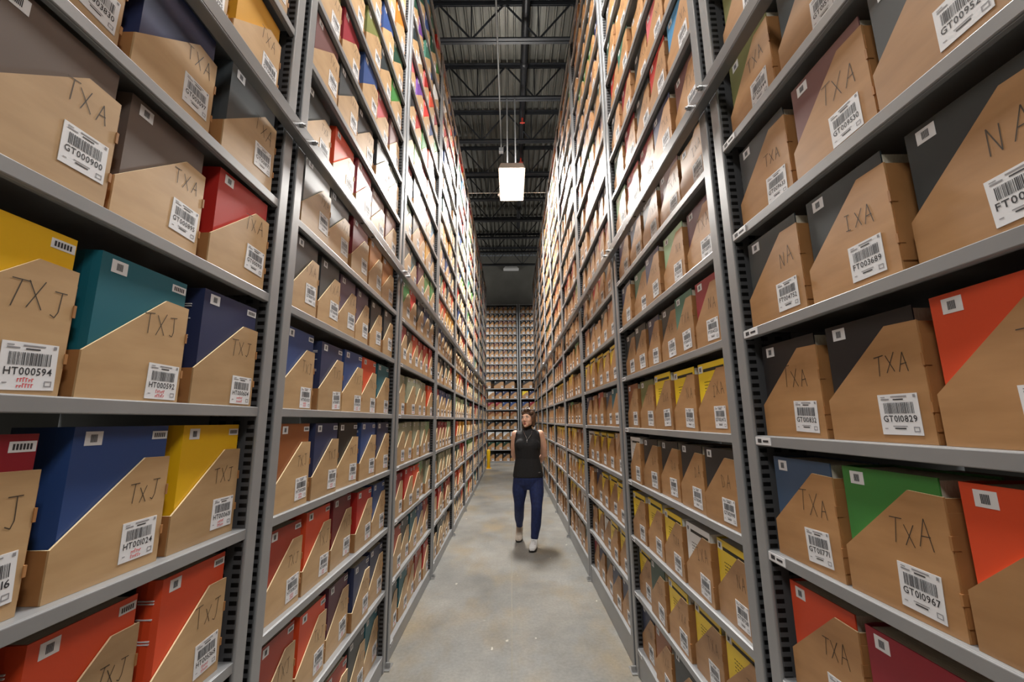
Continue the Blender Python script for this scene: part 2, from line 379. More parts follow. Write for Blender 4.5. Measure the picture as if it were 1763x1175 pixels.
# rear halves of the racks: boxes of the neighbouring aisle seen through the gaps
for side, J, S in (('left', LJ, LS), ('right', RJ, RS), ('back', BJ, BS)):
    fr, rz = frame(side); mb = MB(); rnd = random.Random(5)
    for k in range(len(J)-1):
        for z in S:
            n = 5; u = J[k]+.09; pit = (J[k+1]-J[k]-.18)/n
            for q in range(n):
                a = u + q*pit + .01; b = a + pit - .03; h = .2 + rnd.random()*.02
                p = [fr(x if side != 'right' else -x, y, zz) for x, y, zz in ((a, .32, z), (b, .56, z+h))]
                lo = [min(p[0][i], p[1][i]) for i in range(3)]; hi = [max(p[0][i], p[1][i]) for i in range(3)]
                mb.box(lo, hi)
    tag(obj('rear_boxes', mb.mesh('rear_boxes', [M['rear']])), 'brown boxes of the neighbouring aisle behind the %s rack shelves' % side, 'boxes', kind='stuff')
# ---------------------------------------------------------------- boxes, books, labels
COL = {  # name: (rgb, label words)
 'crimson': ((140, 28, 45), 'crimson'), 'red': ((175, 38, 32), 'red'), 'darkred': ((110, 24, 32), 'dark red'), 'orange': ((212, 74, 38), 'orange'),
 'rust': ((160, 55, 38), 'rust red'), 'yellow': ((226, 178, 22), 'yellow'), 'journal': ((240, 208, 30), 'yellow'), 'gold': ((205, 150, 40), 'golden yellow'),
 'blue': ((44, 72, 128), 'blue'), 'navy': ((38, 48, 84), 'navy'), 'slateblue': ((62, 86, 116), 'slate blue'), 'teal': ((22, 96, 112), 'teal'),
 'black': ((34, 34, 38), 'black'), 'slate': ((58, 64, 68), 'slate grey'), 'darkslate': ((38, 48, 52), 'dark green-grey'), 'grey': ((112, 110, 108), 'grey'),
 'green': ((60, 128, 60), 'green'), 'darkgreen': ((30, 66, 52), 'dark green'), 'olive': ((112, 118, 66), 'olive'), 'sage': ((150, 155, 132), 'sage green'),
 'mint': ((150, 188, 150), 'pale green'), 'brown': ((140, 82, 44), 'brown'), 'tan': ((176, 136, 90), 'tan'), 'mauve': ((112, 76, 76), 'mauve brown'),
 'greybrown': ((92, 80, 74), 'grey brown'), 'purple': ((88, 72, 96), 'purple'), 'plum': ((84, 34, 56), 'plum'), 'pink': ((190, 96, 104), 'pink'),
 'white': ((226, 228, 230), 'white'), 'lightblue': ((70, 140, 190), 'light blue'), 'ochre': ((176, 110, 40), 'ochre'), 'violet': ((110, 70, 150), 'violet'),
 'beige': ((214, 180, 148), 'beige'), 'seagreen': ((60, 112, 96), 'sea green'), 'turq': ((60, 170, 160), 'turquoise'), 'brightred': ((214, 48, 40), 'bright red')}
for k, (rgb, _) in COL.items():
    M['b_'+k] = mat('cover_'+k, rgb, .42 if k != 'journal' else .35)
CK = list(COL); CI = {k: i for i, k in enumerate(CK)}
# hand-drawn tables: near to far, bottom shelf first
TL = {0: {2: 'rust rust rust orange orange', 3: 'rust rust crimson blue yellow', 4: 'gold gold yellow teal navy', 5: 'greybrown greybrown greybrown greybrown red',
          6: 'tan tan tan navy slate', 7: 'tan tan tan tan gold', 0: 'rust navy red teal navy', 1: 'red navy red blue rust'},
      1: {0: 'orange navy rust slate teal', 1: 'rust orange plum navy navy', 2: 'rust orange darkred red blue', 3: 'brown navy black blue navy', 4: 'blue navy blue orange teal',
          5: 'black slate purple purple black black', 6: 'grey black darkred ochre ochre', 7: 'darkslate orange crimson mauve mauve', 8: 'mauve slate black black darkgreen',
          9: 'olive crimson blue pink mauve', 10: 'slate green olive darkslate green', 11: 'red teal olive blue darkgreen', 12: 'navy slate red green ochre', 13: 'green black mauve darkgreen red'},
      2: {0: 'slate teal ochre rust red', 1: 'rust slate teal blue rust', 2: 'crimson red orange mint sage', 3: 'sage sage sage sage mint', 4: 'sage sage sage sage orange',
          5: 'crimson black orange red red red', 6: 'green brightred black navy slate', 7: 'slate teal plum green green', 8: 'seagreen black ochre gold slateblue',
          9: 'crimson black slateblue darkred lightblue', 10: 'black mint crimson brown white', 11: 'black red green orange navy', 12: 'pink violet brightred blue green',
          13: 'darkslate white red orange crimson', 14: 'darkgreen violet seagreen blue white', 15: 'white darkgreen blue darkgreen green', 16: 'gold orange lightblue seagreen red'}}
TR = {0: {0: 'crimson crimson crimson crimson crimson', 1: 'orange orange orange crimson rust', 2: 'crimson crimson crimson crimson orange', 3: 'orange orange orange green slateblue', 4: 'orange orange orange black black',
          5: 'darkslate darkslate darkslate darkslate darkslate', 6: 'darkslate darkslate slate mauve slate', 7: 'olive olive slate darkslate olive', 8: 'slate slate darkslate slate olive'},
      1: {0: 'beige navy slate brown navy', 1: 'journal journal journal darkgreen journal', 2: 'journal white journal journal journal', 3: 'black black black black white',
          4: 'journal journal journal olive brown', 5: 'crimson seagreen darkslate navy darkslate slate', 6: 'plum mint navy seagreen navy', 7: 'tan mauve slate slateblue purple',
          8: 'mauve navy crimson pink mint', 9: 'lightblue red slate crimson darkgreen', 10: 'darkslate pink darkslate crimson slate', 11: 'green darkslate tan seagreen red', 12: 'tan green slateblue tan darkgreen'},
      2: {0: 'navy navy slate navy crimson', 1: 'journal journal white journal tan', 2: 'journal journal journal navy ochre', 3: 'beige journal journal journal white', 4: 'teal slateblue rust brown navy',
          5: 'journal journal journal journal journal', 6: 'brown slate tan navy brown', 7: 'slate rust red black mauve'}}
PAL_LOW_L = 'orange rust teal slate blue navy sage mint red brown ochre crimson green tan darkgreen gold'.split()
PAL_HIGH_L = 'red green orange blue white pink darkgreen lightblue crimson slate black tan brightred seagreen purple gold mauve sage'.split()
PAL_HIGH_R = 'slate darkslate tan mauve navy crimson tan grey brown darkgreen beige purple tan red tan green'.split()
def palette(side, bay, row, n, rnd):
    T = TL if side == 'left' else TR
    if side != 'back' and bay in T and row in T[bay]:
        l = T[bay][row].split(); return l
    out = []
    if side == 'right' and row in (1, 2, 3, 5) and bay > 2: src = ['journal', 'journal', 'journal', 'journal', 'journal', 'tan', 'white', 'brown']
    elif side == 'right': src = PAL_HIGH_R
    elif side == 'left': src = PAL_LOW_L if row < 7 else PAL_HIGH_L
    else: src = {0: ['black'], 1: ['darkgreen', 'navy'], 2: ['darkred', 'white'], 3: ['black'], 4: ['black', 'brown'], 5: ['crimson', 'crimson', 'blue'], 6: ['darkslate', 'white', 'journal', 'navy'], 7: ['white', 'black']}.get(row, ['black', 'slate', 'mauve', 'greybrown', 'grey'])
    while len(out) < n:
        c = rnd.choice(src); out += [c]*rnd.choice((1, 1, 2, 3))
    return out[:n]
BW, BD, BH, BLOW = .245, .165, .235, .09
def box_geo(mb, w, d=BD, H=BH, lo=BLOW, T=None, mats=(0, 1, 2), detail=True):
    t = .004
    prof = [(0, 0), (w, 0), (w, H-.002), (w*.72, H), (w*.02, lo+.004), (0, lo)]
    e = (mats[1], (2, 3, 4))
    mb.prism(prof, 0, t, mats[0], e, T)
    mb.prism(prof, d-t, d, mats[0], e, T)
    c = mats[1]; s = mats[2]
    mb.box((0, t, 0), (t, d-t, lo), T=T, mats=[s, c, s, s, s, s])
    mb.box((w-t, t, 0), (w, d-t, H-.004), T=T, mats=[s, c, s, s, s, s])
    mb.box((t, t, 0), (w-t, d-t, t), s, T=T)
    if detail:   # tuck flap along the folded corner with two tabs
        mb.box((w, .002, H*.1), (w+.0025, .03, H*.88), T=T, mats=[s]*6)
        mb.box((w-.001, -.002, H*.62), (w+.004, .012, H*.72), s, T=T); mb.box((w-.001, -.002, H*.25), (w+.004, .012, H*.33), s, T=T)
box_cache = {}
def box_mesh(w, side='left'):
    k = (round(w, 3), side)
    if k not in box_cache:
        mb = MB(); box_geo(mb, w); me = mb.mesh('book_box', [M['card' if side == 'left' else 'card_brown'], M['cut'], M['card_side']]); box_cache[k] = me
    return box_cache[k]
def book_geo(mb, w, th, h, T=None, c=0, p=1, full=True):
    r = .003
    mb.box((0, 0, 0), (w, r, h), c, T); mb.box((0, th-r, 0), (w, th, h), c, T)
    if full:
        prof = [(0, 0), (0, th), (-.004, th*.75), (-.006, th*.5), (-.004, th*.25)]      # rounded spine seen from above
        n = len(prof); k = len(mb.v); P = [(x, y, 0) for x, y in prof]+[(x, y, h) for x, y in prof]
        mb.v += [T(q) for q in P] if T else P
        mb.f.append(tuple(range(k, k+n))); mb.m.append(c); mb.f.append(tuple(range(k+2*n-1, k+n-1, -1))); mb.m.append(c)
        for i in range(n):
            j = (i+1) % n; mb.f.append((k+i, k+n+i, k+n+j, k+j)); mb.m.append(c)
        mb.box((0, r, 0), (r, th-r, h), c, T)
    else: mb.box((-.003, 0, 0), (0, th, h), c, T)
    mb.box((r, r, .004), (w-.005, th-r, h-.005), p, T)
book_cache = {}
def book_meshes(w, th, h, white):
    k = (round(w, 3), round(th, 3), round(h, 3), white)
    if k not in book_cache:
        mb = MB(); book_geo(mb, w, th, h)
        # split cover and page block in two meshes
        a, b = MB(), MB()
        for f, mi in zip(mb.f, mb.m):
            t = a if mi == 0 else b; t.quad([mb.v[i] for i in f], 0)
        ma = a.mesh('cover', [M['b_black']]); mbk = b.mesh('page_block', [M['white_pages' if white else 'pages']])
        bm = bmesh.new(); bm.from_mesh(ma); bmesh.ops.remove_doubles(bm, verts=bm.verts, dist=1e-6); bm.to_mesh(ma); bm.free()
        book_cache[k] = (ma, mbk)
    return book_cache[k]
# glyphs of the built-in font as filled outlines
glyphs = {}
def glyph(ch):
    if ch not in glyphs:
        cu = bpy.data.curves.new('g', 'FONT'); cu.body = ch; cu.resolution_u = 2; cu.size = 1; cu.offset = .012
        o = bpy.data.objects.new('g', cu); C.objects.link(o); dg = bpy.context.evaluated_depsgraph_get()
        me = o.evaluated_get(dg).to_mesh()
        v = [tuple(x.co) for x in me.vertices]; f = [tuple(p.vertices) for p in me.polygons]
        if v:
            x0 = min(p[0] for p in v); x1 = max(p[0] for p in v)
        else: x0, x1 = 0, .25
        glyphs[ch] = ([(p[0]-x0, p[1]) for p in v], f, x1-x0)
        o.evaluated_get(dg).to_mesh_clear(); bpy.data.objects.remove(o); bpy.data.curves.remove(cu)
    return glyphs[ch]
def text_geo(mb, s, x, z, hgt, width, y, mi):
    gs = [glyph(c) for c in s]; sc = hgt/.7; tot = sum(max(g[2], .12) for g in gs) + .09*(len(s)-1); sx = min(width/tot, sc*1.3) if width else sc
    for g in gs:
        n = len(mb.v); mb.v += [(x+p[0]*sx, y, z+p[1]*sc) for p in g[0]]
        for f in g[1]: mb.f.append(tuple(n+i for i in f)); mb.m.append(mi)
        x += (max(g[2], .12)+.09)*sx
# big address label with barcode (x right, z up, facing -y)
def label_mesh(code, rnd, red, level):
    mb = MB(); w, h = .086, .08
    mb.box((0, -.0008, 0), (w, 0, h), 0)
    y = -.0012
    def r(x0, z0, x1, z1, mi): mb.quad(((x0*w, y, z0*h), (x1*w, y, z0*h), (x1*w, y, z1*h), (x0*w, y, z1*h)), mi)
    if level == 0:
        r(.08, .86, .3, .89, 2); r(.08, .92, .2, .94, 2); r(.35, .92, .75, .95, 2); r(.4, .85, .66, .88, 1); r(.9, .9, .96, .97, 2)
        x = .13
        while x < .88:
            bw = rnd.choice((.008, .012, .02)); r(x, .52, x+bw, .79, 1); x += bw + rnd.choice((.008, .012, .018))
        text_geo(mb, code, .08*w, .32*h, .155*h, .84*w, y, 1)
        if red:
            for z0 in (.05, .17):
                x = .32
                while x < .62: z1 = z0+rnd.uniform(.05, .1); r(x, z0, x+.018, z1, 3); r(x, z1-.02, x+.04, z1, 3); x += .05
        else: r(.34, .14, .62, .17, 1); r(.3, .2, .66, .22, 2)
        r(.08, .14, .16, .16, 2); r(.8, .08, .94, .10, 2); r(.8, .18, .94, .2, 2); r(.8, .1, .82, .18, 2); r(.92, .1, .94, .18, 2)
    else:
        x = .13
        while x < .86: r(x, .52, x+.03, .79, 1); x += .05
        r(.1, .34, .2, .46, 1); r(.23, .34, .9, .37, 1); r(.23, .43, .9, .46, 1); r(.3, .34, .34, .46, 1); r(.5, .34, .54, .46, 1); r(.7, .34, .74, .46, 1)
        if red: r(.35, .1, .6, .22, 3)
        r(.4, .86, .7, .9, 2)
    return mb.mesh('barcode_label', [M['paper'], M['ink'], M['grey_ink'], M['red_ink']])
far_labels = {}
def stick_mesh(kind):
    mb = MB(); w, h = (.036, .027) if kind == 0 else (.042, .018)
    mb.box((0, -.0006, 0), (w, 0, h), 0); y = -.001
    a = .3 if kind == 0 else .12
    for i in range(6):
        x = w*(a+i*(1-2*a)/6); mb.quad(((x, y, h*.22), (x+w*(1-2*a)/9, y, h*.22), (x+w*(1-2*a)/9, y, h*.78), (x, y, h*.78)), 1)
    return mb.mesh('barcode_sticker', [M['paper'], M['ink']])
st0, st1 = stick_mesh(0), stick_mesh(1)
STROKES = {'T': [[(0, 1), (.95, 1.05)], [(.5, 1.02), (.42, 0)]], 'X': [[(0, .9), (.75, 0)], [(.8, 1), (.02, -.02)]], 'A': [[(0, 0), (.42, 1), (.8, -.03)], [(.15, .38), (.72, .42)]],
           'J': [[(.1, 1), (.85, 1.03)], [(.55, 1), (.52, .25), (.35, 0), (.08, .08)]], 'N': [[(0, 0), (.05, 1), (.6, .05), (.68, 1)]], 'I': [[(0, 1), (.6, 1)], [(.3, 1), (.3, 0)], [(0, 0), (.6, 0)]],
           'D': [[(0, 0), (.02, 1), (.5, .85), (.62, .45), (.4, .08), (0, 0)]], 'S': [[(.6, .95), (.2, 1), (.08, .75), (.5, .45), (.55, .15), (.1, 0)]]}
def writing_mesh(word, rnd, sz):
    mb = MB(); x = 0; y = -.0006; t = .0009
    for ch in word:
        s = sz*(.85+rnd.random()*.3); sk = rnd.uniform(-.12, .12); dz = rnd.uniform(-.1, .1)*sz
        for line in STROKES[ch]:
            pts = [Vector((x+(p[0]*.62+p[1]*sk)*s, y, dz+p[1]*s)) for p in line]
            for a, b in zip(pts, pts[1:]):
                d = b-a; n = Vector((-d.z, 0, d.x)).normalized()*t
                mb.quad((a-n, b-n, b+n, a+n))
        x += s*.72
    return mb.mesh('marker_writing', [M['marker']])
def journal_print(w, h, title=True):
    mb = MB(); y = -.0006
    def r(x0, z0, x1, z1, mi=0): mb.quad(((x0, y, z0), (x1, y, z0), (x1, y, z1), (x0, y, z1)), mi)
    r(.045, h-.034, w-.012, h-.022)
    rnd = random.Random(3)
    for row in range(4):
        x = .05
        z = h-.075-row*.012
        while x < w-.06: l = rnd.uniform(.006, .014); r(x, z, x+l, z+.003); x += l+.004
    return mb.mesh('cover_print', [M['black_print']])
jp = {}
codesL = {(0, 5): ['GT000893', 'GT000894', 'GT000900', 'GT000895', 'GT000901'], (0, 4): ['HT000590', 'HT000591', 'HT000594', 'HT000592', 'HT000604'], (0, 3): ['HT001008', 'HT001009', 'HT001016', 'HT001024', 'HT000601']}
codesR = {(0, 4): ['GT010827', 'GT010828', 'GT010830', 'GT010829', 'GT010832'], (0, 3): ['GT010965', 'GT010966', 'GT010968', 'GT010967', 'GT011771'], (0, 5): ['FT003692', 'FT003693', 'FT003691', 'FT003689', 'FT004752'], (1, 4): ['GT012472', 'GT012471', 'GT012470', 'GT012463', 'GT012460'], (0, 6): ['GT009520', 'GT009521', 'GT009528', 'GT009530', 'GT009633'], (1, 5): ['FT004720', 'FT004721', 'FT004722', 'FT004724', 'FT004725', 'FT004726']}
# lay everything out first, then rank by size in the picture
slots = []
rnd = random.Random(11)
for side, J, S in (('left', LJ, LS), ('right', RJ, RS), ('back', BJ, BS)):
    fr, rz = frame(side)
    for bay in range(len(J)-1):
        a, b = J[bay]+.088, J[bay+1]-.082
        for row, z in enumerate(S):
            if side == 'back': n = 5 if row < 7 else (3 if row == 7 else (8 if row < 15 else 8))
            elif side == 'left': n = 6 if (row == 5 and bay == 1) or (bay > 1 and rnd.random() < .45) else 5
            else: n = 6 if (row == 5 and bay == 1) or (bay > 1 and rnd.random() < .35) else 5
            if side == 'back' and row == 6: n = 5
            pal = palette(side, bay, row, n, rnd)
            n = len(pal); pit = (b-a)/n
            nxt = S[row+1] if row+1 < len(S) else TOP
            clear = nxt - LIP - z
            for q in range(n):
                # q counts away from the camera for the long racks, left to right for the back one
                ua = a + q*pit
                w = min(BW if n <= 5 else .205, pit-.012)
                if side == 'back' and n == 3: w = .36
                jit = rnd.uniform(0, max(0, pit-w-.008))
                if side == 'right': u = -(ua + jit + w) ; uc = ua+jit+w/2
                else: u = ua + jit; uc = u+w/2
                hs = min(1, clear/.29) if side != 'back' else min(1.5 if n == 3 else 1, clear/.30)
                slots.append(dict(side=side, bay=bay, row=row, q=q, n=n, u=u, w=w, z=z, col=pal[q], clear=clear, dy=.010+rnd.uniform(0, .02),
                                  yaw=rnd.gauss(0, .016), th=rnd.uniform(.06, .14), hs=hs, bh=min(clear-.012, {'left': .305, 'right': .268, 'back': .27 if n <= 5 else .25}[side]*rnd.uniform(.95, 1.0)),
                                  seed=rnd.random()))
for s in slots:
    fr, rz = frame(s['side']); pts = [project(fr(s['u']+x, .01, s['z']+h)) for x, h in ((0, 0), (s['w'], 0), (s['w'], .3), (0, .3))]
    if any(p is None for p in pts): s['area'] = 0; continue
    cx = [max(0, min(1763, p[0])) for p in pts]; cy = [max(0, min(1175, p[1])) for p in pts]
    s['area'] = abs(sum(cx[i]*cy[(i+1) % 4]-cx[(i+1) % 4]*cy[i] for i in range(4)))/2
ranked = sorted(slots, key=lambda s: -s['area'])
single = set(id(s) for s in ranked[:300])
def bay_phrase(s):
    if s['side'] == 'back': return 'far cross rack %s of the post' % ('left', 'right')[s['bay']]
    if s['bay'] == 0: return 'nearest %s bay' % s['side']
    return '%s %s bay' % (ords[s['bay']], s['side'])
def shade(name):
    return COL[name][1]
ordsn = lambda s: ords[s['q']]
far_box, far_book = MB(), MB()
far_book_mats = [M['b_'+k] for k in CK] + [M['pages'], M['paper']]
usedcodes = set()
for s in slots:
    fr, rz = frame(s['side']); r2 = random.Random(s['seed'])
    w = s['w']; H = BH*s['hs']*(1.0); rz2 = rz + s['yaw']
    loc = Vector(fr(s['u'], s['dy'], s['z']+.0005)); R = Matrix.Rotation(rz2, 3, 'Z')
    bw = w - .022; th = min(s['th'], BD-.02); bh = s['bh']
    if s['col'] in ('tan',) : bh = min(bh, BH*s['hs']-.01)
    white = s['col'] in ('journal', 'white')
    red = s['side'] == 'left' and s['row'] <= 4
    lz = {True: (.006 if s['row'] == 4 else .022)}.get(red, .045 if s['side'] == 'left' else .016)
    lu = w - .094 - r2.uniform(0, .008) if s['side'] != 'right' else w-.108-r2.uniform(0, .012)
    lu = max(.02, lu)
    if id(s) not in single:
        if s['side'] == 'back' and s['n'] == 3: pass
        T = lambda p, R=R, loc=loc: tuple(R @ Vector(p) + loc)
        box_geo(far_box, w, BD, BH*s['hs'], BLOW*s['hs'], T, (0 if s['side'] == 'left' else 5, 1, 2), detail=False)
        far_box.box((lu, -.001, lz*s['hs']), (lu+.086, -.0002, (lz+.08)*s['hs']), 3, T)
        far_box.box((lu+.01, -.0018, (lz+.042)*s['hs']), (lu+.076, -.001, (lz+.064)*s['hs']), 4, T)
        T2 = lambda p, R=R, loc=loc: tuple(R @ (Vector(p)+Vector((.008+.006, .0055, .0045))) + loc)
        book_geo(far_book, bw-.006, th, bh, T2, CI[s['col']], len(CK), full=False)
        far_book.box((.02, -.001, bh-.035), (.05, -.0001, bh-.013), len(CK)+1, T2)
        continue
    near = s['bay'] <= 1 and s['side'] != 'back' and s['area'] > 900
    tbl = codesL if s['side'] == 'left' else codesR
    code = tbl.get((s['bay'], s['row']), [None]*6)
    code = code[s['q']] if s['q'] < len(code) else None
    legible = code is not None and s['bay'] == 0 and s['q'] >= 2
    if code is None:
        code = {'left': 'HT00' if s['row'] < 5 else 'GT00', 'right': 'GT01', 'back': 'GT02'}[s['side']] + '%04d' % r2.randint(400, 9900)
    cw = shade(s['col'])
    where = '%s from the front, shelf %s, %s' % (ordsn(s), ['one','two','three','four','five','six','seven','eight','nine','ten','eleven','twelve','thirteen','fourteen','fifteen','sixteen','seventeen','eighteen'][s['row']], bay_phrase(s))
    cwb = cw.replace(' ', '-')
    e = obj('book_box', None, loc=loc, rz=rz2)
    body = obj('box_body', box_mesh(w, s['side']), e); body.scale = (1, 1, s['hs'])
    if legible: lab = 'brown box labelled %s around %s book, %s' % (code, cwb, where)
    else: lab = 'brown cardboard box around %s book, %s' % (cwb, where)
    tag(e, lab, 'box', 'cut-corner book boxes on the %s rack' % ('far cross' if s['side'] == 'back' else s['side']))
    if near: lm = label_mesh(code, r2, red, 0)
    else:
        k = (int(s['seed']*6), red)
        if k not in far_labels: far_labels[k] = label_mesh('', r2, red, 1)
        lm = far_labels[k]
    lo = obj('barcode_label', lm, e, (lu, -.0003, lz*s['hs'])); lo.rotation_euler = (0, r2.uniform(-.05, .05), 0)
    if s['bay'] <= 1:
        word = ('TXJ' if red else 'TXA') if s['side'] == 'left' else ('DA' if s['row'] == 3 and s['bay'] == 1 else r2.choice(('TXA', 'TXA', 'TXA', 'IXA', 'NA')))
        if s['side'] == 'right' and s['bay'] == 0: word = 'TXA'
        if s['side'] == 'right' and s['bay'] == 0 and s['row'] == 5: word = ('TXA', 'TXA', 'NA', 'IXA', 'NA')[s['q']]
        sz = r2.uniform(.036, .05)
        ln = len(word)*sz*.72
        wo = obj('marker_writing', writing_mesh(word, r2, sz), e, (max(.07, w-.014-ln - (0 if s['side'] == 'left' else r2.uniform(.0, .02))), 0, (.165 if s['side'] == 'left' else .135)*s['hs'] - (.02 if red else 0)))
        wo.rotation_euler = (0, r2.uniform(-.1, .12), 0)
    # book standing in the box
    th = round(th/.02)*.02; bh = round(bh, 2) if round(bh, 2) <= s['clear']-.008 else round(bh-.005, 2)
    ca, pa = book_meshes(bw, th, bh, white)
    bk = obj('book', None, loc=loc + R @ Vector((.013, .0055, .0045)), rz=rz2)
    c = obj('cover', ca, bk); c.material_slots[0].link = 'OBJECT'; c.material_slots[0].material = M['b_'+s['col']]
    obj('page_block', pa, bk)
    obj('barcode_sticker', st0, bk, (.022 if not white else .004, -.0002, bh-.036))
    if red and s['side'] == 'left': obj('barcode_sticker', st1, bk, (bw-.044, -.0002, bh-.03))
    if s['col'] in ('journal', 'white'):
        k = (round(bw, 3), bh)
        if k not in jp: jp[k] = journal_print(bw, bh)
        obj('cover_print', jp[k], bk)
    elif r2.random() < .5 and s['side'] == 'left':
        k = ('sp', th, bh, s['col'] in ('black', 'red', 'mauve', 'crimson'))
        if k not in jp:
            mb = MB()
            for zz in (.1, .12, .55, .57, .72, .83, .85): mb.box((-.0068, th*.2, bh*zz), (-.0036, th*.8, bh*zz+.0025))
            jp[k] = mb.mesh('spine_lettering', [M['gold'] if k[3] else M['paper']])
        obj('spine_lettering', jp[k], bk)
    kindw = 'journal' if white else 'hardcover'
    tag(bk, '%s %s standing in a box, %s' % (cw, kindw, where), 'book', 'books in boxes on the %s rack' % ('far cross' if s['side'] == 'back' else s['side']))
tag(obj('book_box', far_box.mesh('far_boxes', [M['card_far'], M['cut'], M['card_side'], M['paper'], M['ink'], M['card_brown_far']])), 'brown cut-corner book boxes filling the more distant bays and shelves', 'boxes', kind='stuff')
tag(obj('book', far_book.mesh('far_books', far_book_mats)), 'books of many colours in the more distant bays and shelves', 'books', kind='stuff')
# ---------------------------------------------------------------- bollard
mb = MB(); mb.tube(((0, 0, 0), (0, 0, .55), (0, 0, .575), (0, 0, .585)), [.055, .055, .045, .02], 16)
e = obj('bollard', None, loc=(-.735, 14.05, 0)); M['yel'] = mat('safety_yellow', (240, 190, 10), .45)
obj('post', mb.mesh('bollard_post', [M['yel']], True), e)
mb = MB(); mb.box((-.09, -.09, 0), (.09, .09, .012)); bevel(obj('base_plate', mb.mesh('base_plate', [M['yel']]), e), .003)
tag(e, 'short yellow bollard at the far end of the left rack', 'bollard')
#PERSON
# ---------------------------------------------------------------- the walking woman
def ball(mb, c, r, T=None, n=14, mi=0, rot=None):
    r = (r, r, r) if isinstance(r, (int, float)) else r; k0 = len(mb.v); m = n//2+1
    for i in range(m+1):
        th = PI*i/m
        for q in range(n):
            ph = 2*PI*q/n; p = Vector((r[0]*math.sin(th)*math.cos(ph), r[1]*math.sin(th)*math.sin(ph), r[2]*math.cos(th)))
            if rot: p = rot @ p
            p = p + Vector(c); mb.v.append(T(p) if T else tuple(p))
    for i in range(m):
        for q in range(n):
            a = k0+i*n+q; b = k0+i*n+(q+1) % n; mb.f.append((a, a+n, b+n, b)); mb.m.append(mi)
def loft(mb, rings, n=24, mi=0, closed=True):
    """rings: (centre, rx, ry, axis-x, axis-y) ellipse rings"""
    k0 = len(mb.v)
    for c, rx, ry, ax, ay in rings:
        c = Vector(c); ax = Vector(ax); ay = Vector(ay)
        for q in range(n):
            t = 2*PI*q/n; ca, sa = math.cos(t), math.sin(t)
            e = .86
            mb.v.append(tuple(c + ax*rx*math.copysign(abs(ca)**e, ca) + ay*ry*math.copysign(abs(sa)**e, sa)))
    for i in range(len(rings)-1):
        for q in range(n):
            a = k0+i*n+q; b = k0+i*n+(q+1) % n; mb.f.append((a, b, b+n, a+n)); mb.m.append(mi)
    if closed:
        mb.f.append(tuple(range(k0+n-1, k0-1, -1))); mb.m.append(mi); e = k0+(len(rings)-1)*n; mb.f.append(tuple(range(e, e+n))); mb.m.append(mi)
def limb(mb, pts, rs, n=14, mi=0):
    P = [Vector(p) for p in pts]; Q = []; R = []
    for i in range(len(P)-1):       # resample with smoothed joints
        for k in range(6):
            t = k/6; Q.append(P[i].lerp(P[i+1], t)); R.append(rs[i]+(rs[i+1]-rs[i])*(t*t*(3-2*t)))
    Q.append(P[-1]); R.append(rs[-1])
    for _ in range(2): Q = [Q[0]]+[(Q[i-1]+Q[i]*2+Q[i+1])/4 for i in range(1, len(Q)-1)]+[Q[-1]]
    mb.tube(Q, R, n, mi); ball(mb, Q[0], R[0], None, n, mi); ball(mb, Q[-1], R[-1], None, n, mi)
def remeshed(name, mb, m, parent, vox=.006, smooth=4):
    o = obj(name, mb.mesh(name, [m]), parent); r = o.modifiers.new('r', 'REMESH'); r.mode = 'VOXEL'; r.voxel_size = vox; r.use_smooth_shade = True
    s = o.modifiers.new('s', 'SMOOTH'); s.iterations = smooth; s.factor = .5
    return o
M['skin'] = noisy('skin', (226, 176, 150), (234, 188, 162), .55, 20); M['skin'].node_tree.nodes['Principled BSDF'].inputs['Subsurface Weight'].default_value = .08
M['skin'].node_tree.nodes['Principled BSDF'].inputs['Subsurface Scale'].default_value = .01
M['knit'] = noisy('black_knit', (20, 20, 22), (27, 27, 30), .8, 60, bump=.3)
M['denim'] = noisy('navy_trousers', (20, 34, 78), (27, 44, 96), .75, 30, bump=.3)
M['hair'] = noisy('brown_hair', (62, 42, 32), (104, 76, 56), .5, 14, 0, .5, (6, 6, 1))
M['boot'] = noisy('beige_shoe', (196, 184, 170), (208, 197, 184), .6, 20)
M['trainer'] = mat('white_trainer', (232, 232, 232), .5); M['sole'] = mat('dark_sole', (40, 40, 42), .7)
M['lip'] = mat('lips', (176, 92, 88), .45); M['eyew'] = mat('eye_white', (225, 220, 215), .3); M['iris'] = mat('iris', (50, 40, 35), .2)
M['silver'] = mat('silver', (200, 200, 205), .25, .9); M['lens'] = mat('sunglass_lens', (60, 48, 44), .12, 0, .8)
X = Vector((1, 0, 0)); Yv = Vector((0, 1, 0))
W = obj('person', None, loc=(0, 0, 0))
PX, PY = .20, 5.50
HR = Matrix.Rotation(math.radians(-30), 3, 'Z') @ Matrix.Rotation(math.radians(-4), 3, 'X')
HC = Vector((.213, 5.485, 1.518))
hT = lambda p: tuple(HC + HR @ Vector(p))
b = MB()
# head: skull, face, jaw, features (face looks along local -y)
ball(b, (0, .022, .035), (.072, .088, .082), hT, 24); ball(b, (0, -.018, -.01), (.062, .066, .088), hT, 24)
ball(b, (0, -.045, -.075), (.038, .036, .034), hT, 16); ball(b, (0, -.068, -.098), (.019, .016, .015), hT, 12)
for s in (-1, 1):
    ball(b, (s*.034, -.048, -.026), (.030, .028, .032), hT, 12); ball(b, (s*.028, -.079, .032), (.024, .008, .008), hT, 10)
    ball(b, (s*.072, .012, -.008), (.008, .017, .030), hT, 10); ball(b, (s*.034, -.018, -.052), (.028, .05, .034), hT, 12)
    ball(b, (s*.0105, -.093, -.033), (.008, .010, .007), hT, 8)
b.tube([hT((0, -.076, .022)), hT((0, -.088, -.004)), hT((0, -.100, -.026)), hT((0, -.092, -.036))], [.007, .0085, .011, .008], 10)
ball(b, (0, -.082, -.060), (.022, .008, .0055), hT, 10); ball(b, (0, -.080, -.071), (.018, .008, .006), hT, 10)
